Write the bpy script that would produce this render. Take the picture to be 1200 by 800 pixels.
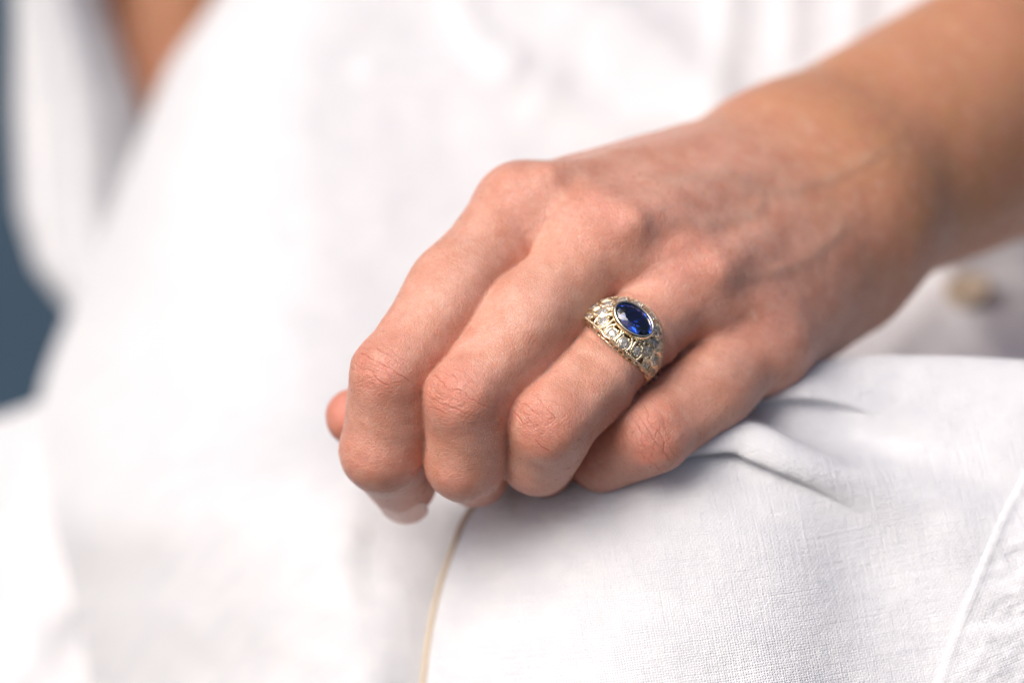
import bpy, math, random, time
import numpy as np
from mathutils import Vector, Matrix

random.seed(7)
RNG = np.random.default_rng(7)
T0 = time.time()

# ------------------------------------------------------------------ camera, sky, sun, exposure
# The close-up is planned in millimetres in a frame that is aligned with the camera
# (x right, y up, z towards the camera, origin on the focal plane) and then laid into the world.
PITCH = math.radians(24)
DIST = 700.0                                   # mm, camera to focal plane
CENTRE = np.array((0.0, 0.0, 0.62))            # the hand rests on a knee about 0.6 m above the ground
RIGHT = np.array((1.0, 0.0, 0.0))
UP = np.array((0.0, math.sin(PITCH), math.cos(PITCH)))
BACK = np.array((0.0, -math.cos(PITCH), math.sin(PITCH)))
ROT = np.stack([RIGHT, UP, BACK], axis=1)      # columns


def W(p):
    """camera-aligned millimetres -> world metres"""
    p = np.asarray(p, dtype=np.float64)
    return CENTRE + (p @ ROT.T) * 0.001


def U(px, py, z):
    """photo coordinate + depth in mm -> camera-aligned millimetres"""
    k = (DIST - z) / DIST / 6.0
    return np.stack(np.broadcast_arrays((np.asarray(px) - 600.0) * k, (400.0 - np.asarray(py)) * k, np.asarray(z, dtype=float)), axis=-1)


for o in list(bpy.data.objects):
    bpy.data.objects.remove(o)
scene = bpy.context.scene
COL = scene.collection

cam_d = bpy.data.cameras.new("camera")
cam = bpy.data.objects.new("camera", cam_d)
COL.objects.link(cam)
cam_d.sensor_width = 36.0
cam_d.lens = 126.0
cam_d.clip_start = 0.02
cam_d.clip_end = 50.0
M = Matrix(((RIGHT[0], UP[0], BACK[0], 0), (RIGHT[1], UP[1], BACK[1], 0), (RIGHT[2], UP[2], BACK[2], 0), (0, 0, 0, 1)))
cam.matrix_world = Matrix.Translation(Vector(CENTRE + BACK * DIST * 0.001)) @ M
cam_d.dof.use_dof = True
cam_d.dof.focus_distance = 0.690
cam_d.dof.aperture_fstop = 5.2
scene.camera = cam

SUN_C = np.array((-0.58, 0.66, 0.78))          # towards the sun, camera-aligned
sun_w = ROT @ (SUN_C / np.linalg.norm(SUN_C))
SUN_EL = math.asin(sun_w[2])
SUN_AZ = math.atan2(sun_w[0], sun_w[1])
world = bpy.data.worlds.new("World")
scene.world = world
world.use_nodes = True
wn = world.node_tree
bg = wn.nodes["Background"]
sky = wn.nodes.new("ShaderNodeTexSky")
sky.sky_type = 'NISHITA'
sky.sun_disc = False
sky.sun_elevation = SUN_EL
sky.sun_rotation = SUN_AZ
sky.dust_density = 6.0
sky.air_density = 0.7
sky.ozone_density = 1.0
wn.links.new(sky.outputs[0], bg.inputs[0])
bg.inputs[1].default_value = 0.10
sun_d = bpy.data.lights.new("sun", 'SUN')
sun_d.energy = 2.0
sun_d.angle = math.radians(46)
sun_d.color = (1.0, 0.965, 0.925)
sun = bpy.data.objects.new("sun", sun_d)
COL.objects.link(sun)
sun.rotation_euler = Vector(sun_w).to_track_quat('Z', 'Y').to_euler()
sun.location = Vector(CENTRE + sun_w * 3)
scene.view_settings.view_transform = 'Standard'
scene.view_settings.look = 'None'
scene.view_settings.gamma = 1.0
scene.view_settings.exposure = 0.29

# ------------------------------------------------------------------ small helpers


def tag(o, label=None, cat=None, group=None, kind=None):
    if label: o["label"] = label
    if cat: o["category"] = cat
    if group: o["group"] = group
    if kind: o["kind"] = kind
    return o


def empty(name, loc_mm):
    o = bpy.data.objects.new(name, None)
    o.empty_display_size = 0.01
    COL.objects.link(o)
    o.location = Vector(W(loc_mm))
    return o


def mesh_obj(name, verts_mm, faces, mat, parent=None, smooth=True, attrs=None, uv=None):
    """faces: (n,3)/(n,4) int array or list of lists; verts in camera-aligned mm"""
    me = bpy.data.meshes.new(name)
    v = W(verts_mm)
    if parent is not None:
        v = v - np.array(root_loc(parent))
    if isinstance(faces, np.ndarray):
        n, k = faces.shape
        me.vertices.add(len(v))
        me.vertices.foreach_set("co", v.astype(np.float32).ravel())
        me.loops.add(n * k)
        me.loops.foreach_set("vertex_index", faces.astype(np.int32).ravel())
        me.polygons.add(n)
        me.polygons.foreach_set("loop_start", np.arange(0, n * k, k, dtype=np.int32))
        me.update(calc_edges=True)
        me.validate()
    else:
        ln = np.array([len(f) for f in faces], dtype=np.int32)
        me.vertices.add(len(v))
        me.vertices.foreach_set("co", v.astype(np.float32).ravel())
        me.loops.add(int(ln.sum()))
        me.loops.foreach_set("vertex_index", np.fromiter((i for f in faces for i in f), dtype=np.int32, count=int(ln.sum())))
        me.polygons.add(len(faces))
        me.polygons.foreach_set("loop_start", np.concatenate([[0], np.cumsum(ln)[:-1]]).astype(np.int32))
        me.update(calc_edges=True)
        me.validate()
    me.polygons.foreach_set("use_smooth", np.full(len(me.polygons), bool(smooth)))
    for nm, (kind, arr) in (attrs or {}).items():
        a = me.attributes.new(nm, kind, 'POINT')
        arr = np.asarray(arr, dtype=np.float32)
        a.data.foreach_set("value" if kind == 'FLOAT' else "vector", arr.ravel())
    if uv is not None:
        l = me.uv_layers.new(name="cloth")
        idx = np.empty(len(me.loops), dtype=np.int32)
        me.loops.foreach_get("vertex_index", idx)
        l.data.foreach_set("uv", np.asarray(uv, dtype=np.float32)[idx].ravel())
    me.materials.append(mat)
    o = bpy.data.objects.new(name, me)
    COL.objects.link(o)
    if parent is not None:
        o.parent = parent
    return o


def root_loc(o):
    """world position of a (rotation-free) parent chain"""
    p = Vector((0, 0, 0))
    while o is not None:
        p = p + Vector(o.location)
        o = o.parent
    return tuple(p)


def norm(a):
    a = np.asarray(a, dtype=float)
    return a / (np.linalg.norm(a, axis=-1, keepdims=True) + 1e-12)


def sstep(a, b, x):
    t = np.clip((x - a) / (b - a), 0, 1)
    return t * t * (3 - 2 * t)


_perm = RNG.permutation(256).astype(np.int32)
_perm = np.concatenate([_perm, _perm, _perm])
_val = RNG.uniform(-1, 1, 256).astype(np.float32)


def vnoise(x, y, z=0.0):
    """smooth value noise in about [-1,1]"""
    x, y, z = np.broadcast_arrays(np.asarray(x, dtype=float), y, z)
    xi, yi, zi = np.floor(x).astype(int), np.floor(y).astype(int), np.floor(z).astype(int)
    xf, yf, zf = x - xi, y - yi, z - zi
    f = lambda t: t * t * t * (t * (t * 6 - 15) + 10)
    u, v, w = f(xf), f(yf), f(zf)

    def h(i, j, k):
        return _val[_perm[_perm[_perm[i & 255] + (j & 255)] + (k & 255)]]
    a = h(xi, yi, zi) * (1 - u) + h(xi + 1, yi, zi) * u
    b = h(xi, yi + 1, zi) * (1 - u) + h(xi + 1, yi + 1, zi) * u
    c = h(xi, yi, zi + 1) * (1 - u) + h(xi + 1, yi, zi + 1) * u
    d = h(xi, yi + 1, zi + 1) * (1 - u) + h(xi + 1, yi + 1, zi + 1) * u
    return (a * (1 - v) + b * v) * (1 - w) + (c * (1 - v) + d * v) * w


def fbm(x, y, z=0.0, n=4, g=0.5):
    s, a, k = 0, 1.0, 1.0
    for i in range(n):
        s = s + a * vnoise(np.asarray(x) * k + 17.3 * i, np.asarray(y) * k - 9.1 * i, np.asarray(z) * k)
        a *= g; k *= 2.03
    return s


def polydist(x, y, pts):
    """signed distance (left of travel = +), arc parameter 0..1 to a 2-D polyline"""
    P = np.asarray(pts, dtype=float)
    seg = P[1:] - P[:-1]
    L = np.linalg.norm(seg, axis=1)
    cum = np.concatenate([[0], np.cumsum(L)])
    best = np.full(x.shape, 1e9); sg = np.ones(x.shape); par = np.zeros(x.shape)
    for i in range(len(seg)):
        dx, dy = x - P[i, 0], y - P[i, 1]
        t = np.clip((dx * seg[i, 0] + dy * seg[i, 1]) / (L[i] ** 2), 0, 1)
        ex, ey = dx - t * seg[i, 0], dy - t * seg[i, 1]
        d = np.hypot(ex, ey)
        cr = seg[i, 0] * dy - seg[i, 1] * dx
        m = d < best
        best = np.where(m, d, best); sg = np.where(m, np.where(cr >= 0, 1, -1), sg)
        par = np.where(m, (cum[i] + t * L[i]) / cum[-1], par)
    return best * sg, par


def smooth_poly(pts, n=8):
    """Catmull-Rom through points"""
    P = np.asarray(pts, dtype=float)
    Q = np.vstack([2 * P[0] - P[1], P, 2 * P[-1] - P[-2]])
    out = []
    for i in range(1, len(Q) - 2):
        for t in np.linspace(0, 1, n, endpoint=False):
            a, b, c, d = Q[i - 1], Q[i], Q[i + 1], Q[i + 2]
            out.append(0.5 * (2 * b + (c - a) * t + (2 * a - 5 * b + 4 * c - d) * t * t + (3 * b - a - 3 * c + d) * t ** 3))
    out.append(P[-1])
    return np.array(out)


def tube(path, r, sides=8, closed=False, ref=(0, 0, 1)):
    """tube along a path (mm) -> verts, faces (quads)"""
    P = np.asarray(path, dtype=float)
    n = len(P)
    r = np.broadcast_to(np.asarray(r, dtype=float), (n,))
    T = norm(np.roll(P, -1, 0) - np.roll(P, 1, 0)) if closed else norm(np.gradient(P, axis=0))
    A = np.asarray(ref, dtype=float)
    if A.ndim == 1:
        A = np.tile(A, (n, 1))
    B = norm(np.cross(T, A)); C = np.cross(B, T)
    ang = np.linspace(0, 2 * np.pi, sides, endpoint=False)
    V = P[:, None] + r[:, None, None] * (np.cos(ang)[None, :, None] * B[:, None] + np.sin(ang)[None, :, None] * C[:, None])
    V = V.reshape(-1, 3)
    F = []
    m = n if closed else n - 1
    for i in range(m):
        for j in range(sides):
            a, b = i * sides + j, i * sides + (j + 1) % sides
            c, d = ((i + 1) % n) * sides + (j + 1) % sides, ((i + 1) % n) * sides + j
            F.append((a, b, c, d))
    if not closed:
        F.append(tuple(range(sides))[::-1]); F.append(tuple((n - 1) * sides + k for k in range(sides)))
    return V, F


class Build:
    def __init__(s):
        s.v, s.f, s.n = [], [], 0

    def add(s, V, F):
        s.v.append(np.asarray(V, dtype=float))
        s.f += [tuple(i + s.n for i in f) for f in F]
        s.n += len(V)

    def make(s, name, mat, parent=None, smooth=True):
        return mesh_obj(name, np.concatenate(s.v), s.f, mat, parent, smooth)


# ------------------------------------------------------------------ materials
class NT:
    """tiny node-tree writer"""

    def __init__(s, name):
        s.m = bpy.data.materials.new(name)
        s.m.use_nodes = True
        s.t = s.m.node_tree
        s.p = s.t.nodes["Principled BSDF"]
        s.out = s.t.nodes["Material Output"]

    def n(s, kind, **kw):
        nd = s.t.nodes.new(kind)
        for k, v in kw.items():
            if k.startswith("_"):
                nd.inputs[k[1:].replace("_", " ")].default_value = v
            else:
                setattr(nd, k, v)
        return nd

    def l(s, a, b):
        s.t.links.new(a, b)

    def math(s, op, a, b=None, c=None, clamp=False):
        nd = s.n("ShaderNodeMath", operation=op, use_clamp=clamp)
        for i, x in enumerate((a, b, c)):
            if x is None: continue
            if isinstance(x, (int, float)): nd.inputs[i].default_value = x
            else: s.l(x, nd.inputs[i])
        return nd.outputs[0]

    def mix(s, fac, a, b, blend='MIX'):
        nd = s.n("ShaderNodeMix", data_type='RGBA', blend_type=blend)
        for sock, x in ((nd.inputs[0], fac), (nd.inputs[6], a), (nd.inputs[7], b)):
            if isinstance(x, (int, float)): sock.default_value = x
            elif isinstance(x, tuple): sock.default_value = x if len(x) == 4 else (*x, 1)
            else: s.l(x, sock)
        return nd.outputs[2]

    def attr(s, name, out="Fac"):
        return s.n("ShaderNodeAttribute", attribute_name=name).outputs[out]

    def ramp(s, x, stops):
        nd = s.n("ShaderNodeMapRange", clamp=True)
        s.l(x, nd.inputs[0])
        for i, v in enumerate(stops): nd.inputs[1 + i].default_value = v
        return nd.outputs[0]


def mat_skin():
    s = NT("skin")
    p = s.p
    geo = s.n("ShaderNodeNewGeometry")
    mm = s.n("ShaderNodeVectorMath", operation='SCALE'); mm.inputs[3].default_value = 1000.0
    tc = s.n("ShaderNodeTexCoord")
    s.l(tc.outputs["Object"], mm.inputs[0])
    P = mm.outputs[0]
    red, tan, kn = s.attr("redness"), s.attr("tan"), s.attr("knuckle")
    floc = s.attr("fingerlocal", "Vector")
    # colour: pink fingers, tanned wrist, blotches, fine freckling
    n1 = s.n("ShaderNodeTexNoise", _Scale=0.16, _Detail=4.0); s.l(P, n1.inputs["Vector"])
    n2 = s.n("ShaderNodeTexNoise", _Scale=0.75, _Detail=5.0, _Roughness=0.65); s.l(P, n2.inputs["Vector"])
    base = s.mix(tan, (0.70, 0.377, 0.285), (0.53, 0.245, 0.105))
    base = s.mix(s.math('MULTIPLY', red, 0.85), base, (0.62, 0.20, 0.15))
    blot = s.ramp(n1.outputs[0], (0.40, 0.66, 0.0, 0.55))
    base = s.mix(blot, base, (0.56, 0.235, 0.15))
    fr = s.ramp(n2.outputs[0], (0.46, 0.72, 0.0, 0.34))
    base = s.mix(fr, base, (0.48, 0.19, 0.12))
    dots = s.n("ShaderNodeTexVoronoi", _Scale=0.13, _Randomness=1.0); s.l(P, dots.inputs["Vector"])
    base = s.mix(s.ramp(dots.outputs["Distance"], (0.030, 0.070, 0.26, 0.0)), base, (0.42, 0.15, 0.09))
    # crease network over the knuckles (finger-local millimetres: x along, y across)
    mp = s.n("ShaderNodeMapping"); mp.inputs["Scale"].default_value = (0.75, 0.26, 0.35)
    wob = s.n("ShaderNodeTexNoise", _Scale=0.35, _Detail=2.0); s.l(floc, wob.inputs["Vector"])
    wv = s.n("ShaderNodeVectorMath", operation='MULTIPLY_ADD')
    s.l(wob.outputs["Color"], wv.inputs[0]); wv.inputs[1].default_value = (2.2, 2.2, 2.2); s.l(floc, wv.inputs[2])
    s.l(wv.outputs[0], mp.inputs["Vector"])
    vk = s.n("ShaderNodeTexVoronoi", feature='DISTANCE_TO_EDGE', _Scale=1.0); s.l(mp.outputs[0], vk.inputs["Vector"])
    line = s.ramp(vk.outputs["Distance"], (0.0, 0.10, 1.0, 0.0))
    line = s.math('MULTIPLY', line, kn)
    mp2 = s.n("ShaderNodeMapping"); mp2.inputs["Scale"].default_value = (1.7, 0.75, 0.75)
    s.l(wv.outputs[0], mp2.inputs["Vector"])
    vk2 = s.n("ShaderNodeTexVoronoi", feature='DISTANCE_TO_EDGE', _Scale=1.0); s.l(mp2.outputs[0], vk2.inputs["Vector"])
    line2 = s.math('MULTIPLY', s.ramp(vk2.outputs["Distance"], (0.0, 0.12, 1.0, 0.0)), s.math('MULTIPLY', kn, 0.5))
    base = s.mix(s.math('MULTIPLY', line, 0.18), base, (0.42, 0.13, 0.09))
    n3 = s.n("ShaderNodeTexNoise", _Scale=0.33, _Detail=3.0); s.l(P, n3.inputs["Vector"])
    base = s.mix(s.ramp(n3.outputs[0], (0.54, 0.72, 0.0, 0.30)), base, (0.74, 0.47, 0.36))
    base = s.mix(s.math('MULTIPLY', s.attr('vein'), 0.22), base, (0.40, 0.29, 0.22))
    base = s.mix(s.math('MULTIPLY', s.attr('crease'), 0.72), base, (0.45, 0.14, 0.095))  # redder creases, with the shade in them painted into the colour too
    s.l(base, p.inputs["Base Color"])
    # fine skin lozenges everywhere
    vf = s.n("ShaderNodeTexVoronoi", feature='DISTANCE_TO_EDGE', _Scale=1.55); s.l(P, vf.inputs["Vector"])
    mpf = s.n("ShaderNodeMapping"); mpf.inputs["Scale"].default_value = (2.3, 0.38, 0.38); s.l(floc, mpf.inputs["Vector"])
    vl = s.n("ShaderNodeTexVoronoi", feature='DISTANCE_TO_EDGE', _Scale=1.0); s.l(mpf.outputs[0], vl.inputs["Vector"])
    nf = s.n("ShaderNodeTexNoise", _Scale=1.6, _Detail=4.0); s.l(P, nf.inputs["Vector"])
    h = s.math('MULTIPLY', s.ramp(vf.outputs["Distance"], (0.0, 0.16, 0.0, 1.0)), 0.050)
    h = s.math('ADD', h, s.math('MULTIPLY', s.ramp(vl.outputs["Distance"], (0.0, 0.25, 0.0, 1.0)), 0.024))
    h = s.math('ADD', h, s.math('MULTIPLY', nf.outputs[0], 0.09))
    h = s.math('SUBTRACT', h, s.math('MULTIPLY', line, 0.045))
    h = s.math('SUBTRACT', h, s.math('MULTIPLY', line2, 0.035))
    b = s.n("ShaderNodeBump", _Strength=1.0, _Distance=0.001); s.l(h, b.inputs["Height"])
    s.l(b.outputs[0], p.inputs["Normal"])
    rg = s.ramp(n2.outputs[0], (0.35, 0.65, 0.25, 0.42))
    s.l(rg, p.inputs["Roughness"])
    p.inputs["Specular IOR Level"].default_value = 0.62
    p.inputs["IOR"].default_value = 1.4
    p.inputs["Subsurface Weight"].default_value = 0.7
    p.inputs["Subsurface Radius"].default_value = (1.0, 0.36, 0.18)
    p.inputs["Subsurface Scale"].default_value = 0.00055
    return s.m


def mat_linen(name, col, weave=1.0, pitch=0.51, rough=0.9):
    """plain woven linen; UV is in millimetres of cloth"""
    s = NT(name)
    p = s.p
    uv = s.n("ShaderNodeUVMap", uv_map="cloth").outputs[0]
    wob = s.n("ShaderNodeTexNoise", _Scale=0.45, _Detail=3.0); s.l(uv, wob.inputs["Vector"])
    wv = s.n("ShaderNodeVectorMath", operation='MULTIPLY_ADD')
    s.l(wob.outputs["Color"], wv.inputs[0]); wv.inputs[1].default_value = (0.5, 0.5, 0); s.l(uv, wv.inputs[2])
    sx = s.n("ShaderNodeSeparateXYZ"); s.l(wv.outputs[0], sx.inputs[0])
    k = math.pi / pitch
    cu = s.math('SINE', s.math('MULTIPLY', sx.outputs[0], k))
    cv = s.math('SINE', s.math('MULTIPLY', sx.outputs[1], k))
    prod = s.math('MULTIPLY', cu, cv)                                  # checker of over / under
    au, av = s.math('ABSOLUTE', cu), s.math('ABSOLUTE', cv)
    cover = s.math('MAXIMUM', au, av)
    thr = s.math('ADD', s.math('MULTIPLY', cover, 0.55), s.math('MULTIPLY', prod, 0.10))
    # irregular yarns: slubs run far along one direction
    m1 = s.n("ShaderNodeMapping"); m1.inputs["Scale"].default_value = (0.05, 1.7, 1); s.l(uv, m1.inputs["Vector"])
    s1 = s.n("ShaderNodeTexNoise", _Scale=1.0, _Detail=3.0, _Roughness=0.7); s.l(m1.outputs[0], s1.inputs["Vector"])
    m2 = s.n("ShaderNodeMapping"); m2.inputs["Scale"].default_value = (1.7, 0.05, 1); s.l(uv, m2.inputs["Vector"])
    s2 = s.n("ShaderNodeTexNoise", _Scale=1.0, _Detail=3.0, _Roughness=0.7); s.l(m2.outputs[0], s2.inputs["Vector"])
    slub = s.math('ADD', s1.outputs[0], s2.outputs[0])
    cr = s.n("ShaderNodeTexNoise", _Scale=0.55, _Detail=5.0, _Roughness=0.62); s.l(uv, cr.inputs["Vector"])
    h = s.math('ADD', s.math('MULTIPLY', thr, 0.20 * weave), s.math('MULTIPLY', slub, 0.16 * weave))
    h = s.math('ADD', h, s.math('MULTIPLY', cr.outputs[0], 0.18))
    b = s.n("ShaderNodeBump", _Strength=1.0, _Distance=0.001); s.l(h, b.inputs["Height"])
    s.l(b.outputs[0], p.inputs["Normal"])
    gap = s.ramp(thr, (0.15, 0.50, 1.0, 0.0))
    patch = s.n("ShaderNodeTexNoise", _Scale=0.14, _Detail=3.0); s.l(uv, patch.inputs["Vector"])
    gap = s.math('MULTIPLY', gap, s.ramp(patch.outputs[0], (0.35, 0.65, 0.30, 0.85)))
    c = s.mix(gap, col, (col[0] * 0.48, col[1] * 0.50, col[2] * 0.62))
    fl = s.n("ShaderNodeTexNoise", _Scale=0.35, _Detail=2.0); s.l(uv, fl.inputs["Vector"])
    c = s.mix(s.ramp(fl.outputs[0], (0.72, 0.78, 0.0, 0.30)), c, (0.62, 0.52, 0.36))
    s.l(c, p.inputs["Base Color"])
    p.inputs["Roughness"].default_value = rough
    p.inputs["Specular IOR Level"].default_value = 0.15
    p.inputs["Sheen Weight"].default_value = 0.12
    return s.m


def mat_plain(name, col, rough=0.6, metal=0.0, bump=0.0, bscale=1.0):
    s = NT(name)
    n = s.n("ShaderNodeTexNoise", _Scale=bscale * 1000.0, _Detail=4.0)
    tc = s.n("ShaderNodeTexCoord"); s.l(tc.outputs["Object"], n.inputs["Vector"])
    c = s.mix(s.ramp(n.outputs[0], (0.3, 0.7, 0.0, 0.35)), col, tuple(x * 0.75 for x in col))
    s.l(c, s.p.inputs["Base Color"])
    s.p.inputs["Roughness"].default_value = rough
    s.p.inputs["Metallic"].default_value = metal
    if bump:
        b = s.n("ShaderNodeBump", _Strength=1.0, _Distance=0.001)
        s.l(s.math('MULTIPLY', n.outputs[0], bump), b.inputs["Height"]); s.l(b.outputs[0], s.p.inputs["Normal"])
    return s.m


def mat_gem(name, col, ior, rough=0.0, trans=1.0):
    s = NT(name)
    p = s.p
    p.inputs["Base Color"].default_value = (*col, 1)
    p.inputs["Roughness"].default_value = rough
    p.inputs["IOR"].default_value = ior
    p.inputs["Transmission Weight"].default_value = trans
    return s.m


SKIN = mat_skin()
LINEN = mat_linen("white_linen", (0.80, 0.80, 0.815), 1.55)
LINEN_SOFT = mat_linen("white_linen_soft", (0.715, 0.712, 0.718), 0.6)
SEAM_SHADE = mat_plain("beige_seam_shade", (0.60, 0.50, 0.39), 0.85, 0, 0.1, 1.5)
NAIL = mat_plain("nail", (0.82, 0.50, 0.42), 0.25)
GOLD = mat_plain("gold", (0.84, 0.72, 0.52), 0.36, 1.0, 0.05, 2.5)
GOLD_PALE = mat_plain("pale_gold", (0.86, 0.77, 0.55), 0.17, 1.0, 0.02, 2.5)
SAPPHIRE = mat_gem("sapphire", (0.010, 0.060, 0.50), 1.77)
DIAMOND = mat_gem("diamond", (0.96, 0.92, 0.87), 2.1, 0.0, 0.8)
SLATE = mat_plain("slate_paint", (0.022, 0.056, 0.096), 0.7, 0, 0.0, 0.02)
BUTTON = mat_plain("button_horn", (0.47, 0.38, 0.28), 0.45, 0, 0.0, 0.3)

# ------------------------------------------------------------------ the body: signed distance field
# joints: (px, py, depth mm, radius mm)
FINGERS = {
    "index": [(611, 249, -17, 9.6), (535, 343, -6, 8.3), (460, 440, 3, 7.15), (450, 528, -4, 8.15), (472, 565, -20, 6.9)],
    "middle": [(706, 285, -11, 9.6), (621, 378, -1, 8.35), (547, 468, 7.5, 7.1), (545, 542, 0, 7.2), (558, 556, -20, 6.6)],
    "ring": [(806, 335, -14, 9.6), (729, 406, -4, 7.7), (646, 497, 6, 7.2), (630, 536, -3, 6.9), (640, 548, -22, 6.2)],
    "pinky": [(893, 402, -22, 9.0), (831, 454, -12, 7.6), (764, 509, -4, 6.8), (706, 537, -12, 6.0), (678, 545, -26, 5.2)],
}
THUMB = [(905, 330, -62, 13), (720, 420, -42, 10), (560, 476, -30, 8.0), (416, 489, -18, 5.9)]


def J(q):
    return U(q[0], q[1], q[2])


def capsule(p, a, b, ra, rb):
    ba = b - a
    t = np.clip(((p - a) @ ba) / (ba @ ba), 0, 1)
    q = p - a - t[:, None] * ba
    return np.sqrt(np.einsum('ij,ij->i', q, q)) - (ra + (rb - ra) * t)


def phalanx(p, a, b, ra, rb, n, pw=2.75):
    """tapered capsule with a flattened back and sides: n is the dorsal direction"""
    ba = b - a
    L = np.linalg.norm(ba); t_ = ba / L
    nn = norm(n - t_ * (n @ t_)); ac = np.cross(nn, t_)
    q = p - a
    x = q @ t_
    h = np.clip(x / L, 0, 1)
    e = np.abs(x - h * L)
    d = (np.abs(q @ ac) ** pw + np.abs(q @ nn) ** pw) ** (1 / pw)
    return np.hypot(d, e) - (ra + (rb - ra) * h)


def smin(a, b, k):
    h = np.clip(0.5 + 0.5 * (b - a) / k, 0, 1)
    return b + (a - b) * h - k * h * (1 - h)


def ellip(p, c, ax, r):
    """ellipsoid with axes rows ax, radii r (approximate distance)"""
    q = (p - c) @ np.asarray(ax).T
    k0 = np.linalg.norm(q / r, axis=1)
    k1 = np.linalg.norm(q / (np.asarray(r) ** 2), axis=1) + 1e-9
    return k0 * (k0 - 1.0) / k1


FJ = {k: np.array([J(q) for q in v]) for k, v in FINGERS.items()}
FR = {k: [q[3] for q in v] for k, v in FINGERS.items()}
TJ = np.array([J(q) for q in THUMB]); TR = [q[3] for q in THUMB]
WRIST_R = U(912, 190, -66)      # radial side
WRIST_U = U(1002, 272, -62)     # ulnar side
ELB_R = U(1283, 12, -150)
ELB_U = U(1263, 139, -148)
# the forearm runs on in the same line to the elbow, well outside the picture
ELB_R = WRIST_R + (ELB_R - WRIST_R) * 2.3
ELB_U = WRIST_U + (ELB_U - WRIST_U) * 2.3
MCPS = np.array([FJ[k][0] for k in FINGERS])


def dist_mcps(p):
    d = np.full(len(p), 1e9)
    for i in range(3):
        d = np.minimum(d, capsule(p, MCPS[i], MCPS[i + 1], 0, 0))
    return d


# finger frames at the PIP joint: along, across, dorsal
FRAME = {}
for k in FINGERS:
    j = FJ[k]
    d1 = norm(j[2] - j[0]); d2 = norm(j[3] - j[2])
    along = norm(d1 + d2)
    n = d1 - d2; n = norm(n - along * (n @ along))
    FRAME[k] = (along, np.cross(n, along), n)


def sdf_finger(p, k):
    j, r = FJ[k], FR[k]
    al, ac, n = FRAME[k]
    d = capsule(p, j[0], j[1], r[0], r[1])
    d = smin(d, phalanx(p, j[1], j[2], r[1], r[2], n), 3.0 if k == 'ring' else 6.0)
    d = smin(d, phalanx(p, j[2], j[3], r[2], r[3], n, 2.3), 3.5)
    d = smin(d, capsule(p, j[3], j[4], r[3], r[4]), 2.5)
    # bony cap of the PIP joint, fleshy pads of the phalanges
    d = smin(d, ellip(p, j[2] + n * r[2] * 0.10, (al, ac, n), (r[2] * 0.98, r[2] * 0.84, r[2] * 0.86)), 3.0)
    d2 = norm(j[3] - j[2]); n2 = norm(n - d2 * (n @ d2)); rm = (r[2] + r[3]) / 2
    d = smin(d, ellip(p, j[2] * 0.55 + j[3] * 0.45 - n2 * 0.5, (d2, np.cross(n2, d2), n2), (11.5, rm * 1.13, rm * 1.0)), 2.0)
    d1 = norm(j[2] - j[1]); nn = norm(n - d1 * (n @ d1)); acc = np.cross(nn, d1)
    d = smin(d, ellip(p, (j[1] + j[2]) / 2 - nn * 2.0, (d1, acc, nn), (11, r[1] * 1.0, r[1] * 0.95)), 3.0)
    return d


def sdf(p):
    p = p.astype(np.float64)
    fd = {k: sdf_finger(p, k) for k in FINGERS}
    dm = dist_mcps(p)
    kw = 0.75 + 6.0 * (1 - sstep(2.5, 10, dm))
    d = fd["index"]
    for k in ("middle", "ring", "pinky"):
        d = smin(d, fd[k], kw)
    # back of the hand: one tapering column for each metacarpal, spreading from the wrist
    base = [WRIST_R + (WRIST_U - WRIST_R) * t + U(0, 0, 0) * 0 for t in (0.04, 0.36, 0.68, 0.98)]
    h = None
    for i, k in enumerate(FINGERS):
        c = capsule(p, base[i], FJ[k][0] + np.array((0.8, -0.8, -1.4)), 12.5, FR[k][0] + (0.2 if k != "pinky" else 0.5))
        h = c if h is None else smin(h, c, 17.0)
    # knuckle heads
    for k, rr in (("index", 7.9), ("middle", 8.4), ("ring", 8.2), ("pinky", 7.6)):
        c = FJ[k][0] + norm(np.array((-0.15, 0.62, 0.75))) * (1.3 if k in ("index", "middle") else 0.8)
        h = smin(h, ellip(p, c, np.eye(3), (rr, rr, rr)), 6.0)
    h = smin(h, capsule(p, U(768, 282, -18), U(920, 238, -54), 9.2, 11), 8.0)
    h = smin(h, capsule(p, U(852, 342, -22), U(960, 272, -54), 8.9, 11), 8.0)
    # palm pad under the metacarpals, web of the thumb
    h = smin(h, capsule(p, U(880, 345, -55), U(720, 400, -34), 15, 11), 9.0)
    h = smin(h, capsule(p, U(985, 330, -60), U(885, 420, -33), 12.0, 7.5), 8.0)
    th = capsule(p, TJ[0], TJ[1], TR[0], TR[1])
    th = smin(th, capsule(p, TJ[1], TJ[2], TR[1], TR[2]), 4.0)
    th = smin(th, capsule(p, TJ[2], TJ[3], TR[2], TR[3]), 3.0)
    h = smin(h, th, 5.0)
    # wrist and forearm: radius and ulna
    a = smin(capsule(p, WRIST_R, ELB_R, 14.6, 32.8), capsule(p, WRIST_U, ELB_U, 13.5, 34.2), 16.0)
    a = smin(a, ellip(p, U(1014, 252, -58), np.eye(3), (7.5, 7.5, 7.5)), 9.0)
    a = smin(a, capsule(p, U(965, 228, -66), U(1150, 130, -108), 16.5, 20.5), 10.0)       # head of the ulna
    h = smin(h, a, 12.0)
    # extensor tendons and a vein
    h = smin(h, capsule(p, FJ["index"][0] + np.array((6, 6.5, 5.5)), U(905, 165, -50), 1.6, 1.2), 6.0)
    h = smin(h, capsule(p, FJ["middle"][0] + np.array((6, 4.0, 7.2)), U(930, 205, -46), 1.6, 1.2), 6.0)
    h = smin(h, capsule(p, FJ["ring"][0] + np.array((6, 3.0, 7.0)), U(955, 235, -46), 1.4, 1.0), 6.0)
    d = smin(d, h, 0.8 + 4.5 * (1 - sstep(5, 13, dm)))
    return d


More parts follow.
